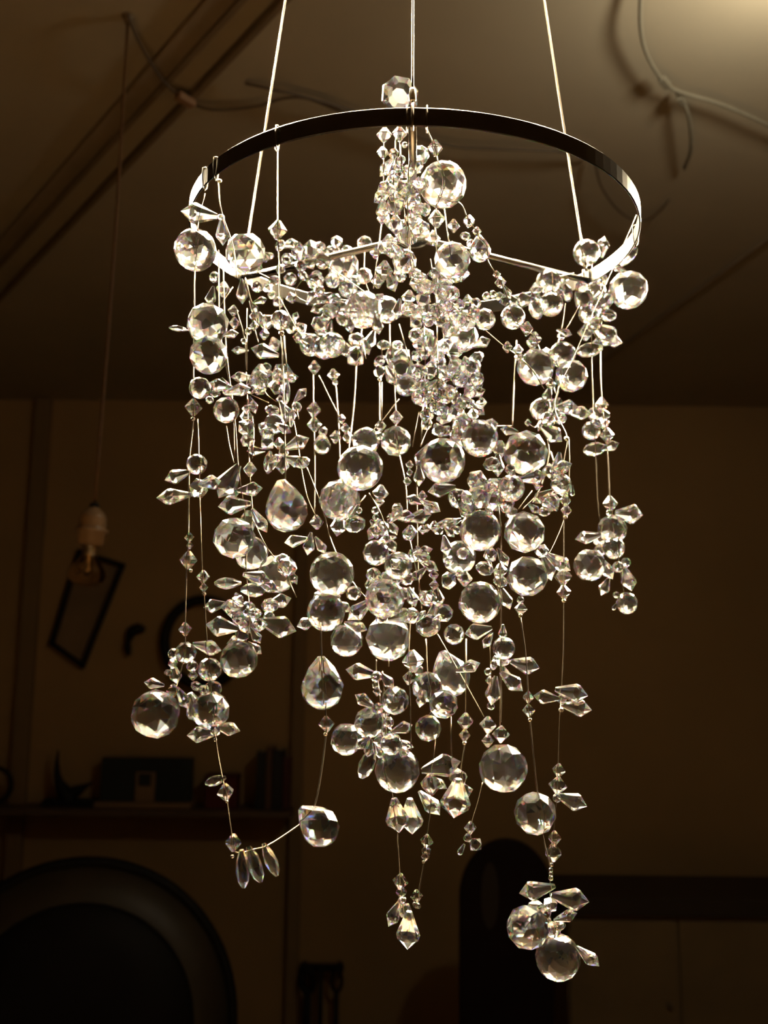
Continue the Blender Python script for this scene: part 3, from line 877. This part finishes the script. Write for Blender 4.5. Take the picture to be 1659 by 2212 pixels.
sc_ = at(154, shelf_y(154), sy)
sculpt = thing('tail_sculpture', (sc_.x, sy, SHELF), 'black curved sculpture with one tall horn and a side fin on a flat base', 'sculpture')
box('base', (sc_.x, sy, SHELF + 0.014), (112 * kx, 0.10, 0.026), M_DARK, sculpt, 0.003)
def horn(name, px, rads):
    pts = curve_pts(wall_poly(px, sy), 5)
    rr = []
    for i in range(len(pts)):
        u = i / (len(pts) - 1) * (len(px) - 1)
        j = min(int(u), len(px) - 2)
        rr.append((rads[j] * (1 - u + j) + rads[j + 1] * (u - j)) * kx)
    v, f = tube_geo(pts, rr, 10, origin=pts[0])
    link(name, mesh_from(name, v, f, M_DARK, False), sculpt, pts[0])
horn('horn', [(126, 1620), (123, 1650), (126, 1685), (140, 1715), (150, 1732)], [1.5, 5, 9, 17, 20])
horn('fin', [(200, 1690), (184, 1699), (165, 1708), (150, 1716), (140, 1722)], [2, 6, 11, 14, 12])

hx0, hx1 = 221, 412
hc = at(316, 1690, sy)
house = thing('model_house', (hc.x, sy, SHELF), 'dark flat-fronted model house with a pale doorway on the shelf', 'model')
zt = at(316, 1637, sy).z
M_HOUSE = pbr('dark_teal_paint', (0.012, 0.020, 0.018), 0.6, 0, 0.15, 9)
M_PALE = pbr('pale_brown_paint', (0.30, 0.18, 0.09), 0.6)
box('facade', (hc.x, sy + 0.02, (zt + SHELF + 0.022) / 2), (190 * kx, 0.06, zt - SHELF - 0.022), M_HOUSE, house, 0.003)
box('base', (hc.x, sy, SHELF + 0.011), (200 * kx, 0.12, 0.022), M_PALE, house, 0.003)
dtop = at(316, 1667, sy).z
door = box('doorway', (hc.x, sy - 0.016, (dtop + SHELF + 0.022) / 2), (40 * kx, 0.018, dtop - SHELF - 0.022), M_PALE, house, 0.002)
wz = at(316, 1683, sy).z
box('window', (hc.x, sy - 0.027, wz), (25 * kx, 0.008, 24 * kx), M_HOUSE, door, 0.001)

rc = at(482, 1700, sy)
zt = at(482, 1672, sy).z
red = thing('red_box', (rc.x, sy, SHELF), 'dark red box standing on the shelf behind a dangling bead', 'box')
box('body', (rc.x, sy, (zt + SHELF) / 2 - 0.008), (66 * kx, 0.10, zt - SHELF - 0.016), pbr('dark_red_card', (0.10, 0.008, 0.006), 0.6), red, 0.002)
box('lid', (rc.x, sy, zt - 0.008), (69 * kx, 0.105, 0.016), pbr('darker_red_card', (0.07, 0.006, 0.005), 0.6), red, 0.002)

for x0, x1, yt, colr, lab in ((556, 576, 1622, (0.012, 0.010, 0.008), 'black-spined book, first in the row at the shelf\'s right end'),
                              (577, 590, 1612, (0.12, 0.055, 0.025), 'thin brown book between two black ones on the shelf'),
                              (591, 613, 1618, (0.010, 0.008, 0.008), 'wide black book with the thin brown one on its left'),
                              (614, 628, 1632, (0.07, 0.012, 0.010), 'short dark red book, last in the row beside the vertical trim')):
    c0, c1 = at(x0, 1700, sy), at(x1, 1700, sy)
    zt = at(x0, yt, sy).z
    bk = thing('book', ((c0.x + c1.x) / 2, sy, SHELF), lab, 'book', 'books at the end of the shelf')
    w = (c1.x - c0.x) * 0.96
    mc = pbr('book_cover', colr, 0.6)
    box('spine', (bk.location.x, sy - 0.066, (zt + SHELF) / 2), (w, 0.004, zt - SHELF), mc, bk, 0.001)
    for sgn in (-1, 1):
        box('cover', (bk.location.x + sgn * (w / 2 - 0.0015), sy + 0.003, (zt + SHELF) / 2), (0.003, 0.134, zt - SHELF), mc, bk)
    box('pages', (bk.location.x, sy + 0.002, (zt + SHELF) / 2), (w - 0.007, 0.128, zt - SHELF - 0.008), pbr('book_pages', (0.5, 0.42, 0.3), 0.8), bk)

# the domed round ornament low on the left wall
dy = 3.0
dc = at(163, 2215, dy)
dk = dy / F
dish = thing('wall_dish', dc, 'large round black dish with a wide olive rim, filling the bottom left corner', 'ornament')
qd = Vector((0.16, -1, 0.1)).normalized().to_track_quat('Z', 'Y')
M_OLIVE = pbr('dark_olive_lacquer', (0.038, 0.030, 0.016), 0.5, 0, 0.2, 6)
link('rim', lathe('rim', [(300 * dk, -.012), (318 * dk, -.010), (324 * dk, 0), (318 * dk, .012), (306 * dk, .012), (300 * dk, -.006)], 72, M_BLACK), dish, dc, qd)
link('wide_border', lathe('wide_border', [(230 * dk, .05), (306 * dk, .004), (306 * dk, -.006), (230 * dk, .03)], 72, M_OLIVE), dish, dc, qd)
link('raised_centre', lathe('raised_centre', [(236 * dk, .03), (236 * dk, .055), (228 * dk, .075), (150 * dk, .10), (60 * dk, .108), (4 * dk, .11)], 72, M_BLACK), dish, dc, qd)
tag(box('dish_stand', (dc.x, dy + 0.12, (dc.z - 0.3) / 2), (0.3, 0.12, dc.z - 0.3), M_DARK, None, 0.01), 'dark upright post that carries the big round dish', 'stand')

# rack with three hanging tools
ry = BACK - 0.06
rk = ry / F
rack = thing('tool_rack', at(695, 2090, ry), 'narrow black rail fixed low on the wall with tools hanging from it', 'rack')
o = box('rail', at(695, 2090, ry), (90 * rk, 0.03, 14 * rk), M_DARK, rack, 0.004)
for sx in (-38, 38):
    p = at(695 + sx, 2090, ry)
    box('bracket', (p.x, (p.y + BACK) / 2, p.z), (0.02, BACK - p.y, 0.02), M_DARK, rack, 0.002)
for cx, w, lab in ((664, 13, 'black tool with a broad looped handle, hanging at the left of the rack'), (693, 4, 'thin black rod hanging in the middle of the rack'), (727, 11, 'black tool with an open ring handle, hanging at the right of the rack')):
    p0 = at(cx, 2096, ry - 0.025)
    tool = thing('hanging_tool', p0, lab, 'tool', 'tools on the wall rack')
    hl = 48
    if w > 5:
        lp = [at(cx + w * math.cos(a), 2118 + 24 * math.sin(a), ry - 0.025) for a in [2 * math.pi * i / 28 for i in range(28)]]
        v, f = tube_geo(lp, (7 if w > 12 else 4) * rk, 8, origin=p0, closed=True)
        link('handle', mesh_from('handle', v, f, M_DARK, False), tool, p0)
    tube('shaft', [at(cx, 2142 if w > 5 else 2094, ry - 0.025), at(cx - 3, 2300, ry - 0.025)], (8 if w > 12 else 5) * rk, M_DARK, tool, 8)

# tall rounded maroon panel behind the hanging strands
py_ = 3.7
cx, hw = 1092, 101
outline = [(cx - hw, 2420), (cx - hw, 1935)] + [(cx - hw * math.cos(a), 1935 - 126 * math.sin(a)) for a in [math.pi * i / 20 for i in range(1, 20)]] + [(cx + hw, 1935), (cx + hw, 2420)]
panel = thing('rounded_panel', at(cx, 2420, py_), 'tall black-maroon round-topped panel with a long oval slot, low in the middle', 'panel')
o = extruded('board', outline, py_, 0.05, pbr('black_maroon_lacquer', (0.010, 0.003, 0.003), 0.6, 0, 0.2, 5, 0, 0.2), panel, 0.006)
slot = [(1058 + 19 * math.cos(a), 1935 + 72 * math.sin(a)) for a in [2 * math.pi * i / 28 for i in range(28)]]
extruded('oval_slot', slot, py_ - 0.05, 0.004, pbr('dim_olive_inlay', (0.030, 0.020, 0.010), 0.7), panel, 0)
p = at(cx, 2420, py_)
box('foot', (p.x, py_ - 0.02, p.z / 2), (0.34, 0.16, p.z), M_DARK, panel, 0.01)

# low cabinet on the right
cyy = 3.9
a, b = at(1214, 1932, cyy), at(1659, 1950, cyy)
zt = (a.z + b.z) / 2
cab = thing('sideboard', ((a.x + b.x) / 2 + 0.3, cyy + 0.2, 0), 'dark brown sideboard with a darker top edge, at lower right', 'cabinet')
cx0, cx1 = a.x, min(b.x + 0.75, RIGHT - 0.05)
M_CAB = pbr('brown_cabinet', (0.25, 0.175, 0.085), 0.7, 0, 0.15, 4)
box('top', ((cx0 + cx1) / 2, cyy + 0.21, zt - 0.03), (cx1 - cx0, 0.46, 0.06), pbr('black_brown_top', (0.045, 0.03, 0.016), 0.8), cab, 0.004)
box('body', ((cx0 + cx1) / 2, cyy + 0.23, (zt - 0.06) / 2 + 0.03), (cx1 - cx0 - 0.04, 0.42, zt - 0.12), M_CAB, cab, 0.003)
for i in range(3):
    w = (cx1 - cx0 - 0.04) / 3
    x = cx0 + 0.02 + w * (i + 0.5)
    dr = box('door', (x, cyy + 0.012, (zt - 0.06) / 2 + 0.03), (w - 0.012, 0.016, zt - 0.16), M_CAB, cab, 0.003)
    box('knob', (x + w * 0.4, cyy - 0.006, zt * 0.55), (0.02, 0.02, 0.02), M_TRIM_DARK, dr, 0.005)

# ------------------------------------------------------------------ below the frame: added table that bounces light into the crystals
table = thing('bounce_table', (0.05, 0.75, 0), 'unseen dark brown table added below the chandelier to bounce light into it', 'table')
box('table_top', (0.05, 0.75, 0.735), (1.5, 0.9, 0.03), M_TABLE, table, 0.004)
M_WOOD = pbr('dark_wood', (0.10, 0.05, 0.025), 0.5, 0, 0.3, 9)
for sx in (-1, 1):
    for sy2 in (-1, 1):
        box('leg', (0.05 + sx * 0.69, 0.75 + sy2 * 0.39, 0.36), (0.06, 0.06, 0.72), M_WOOD, table, 0.003)
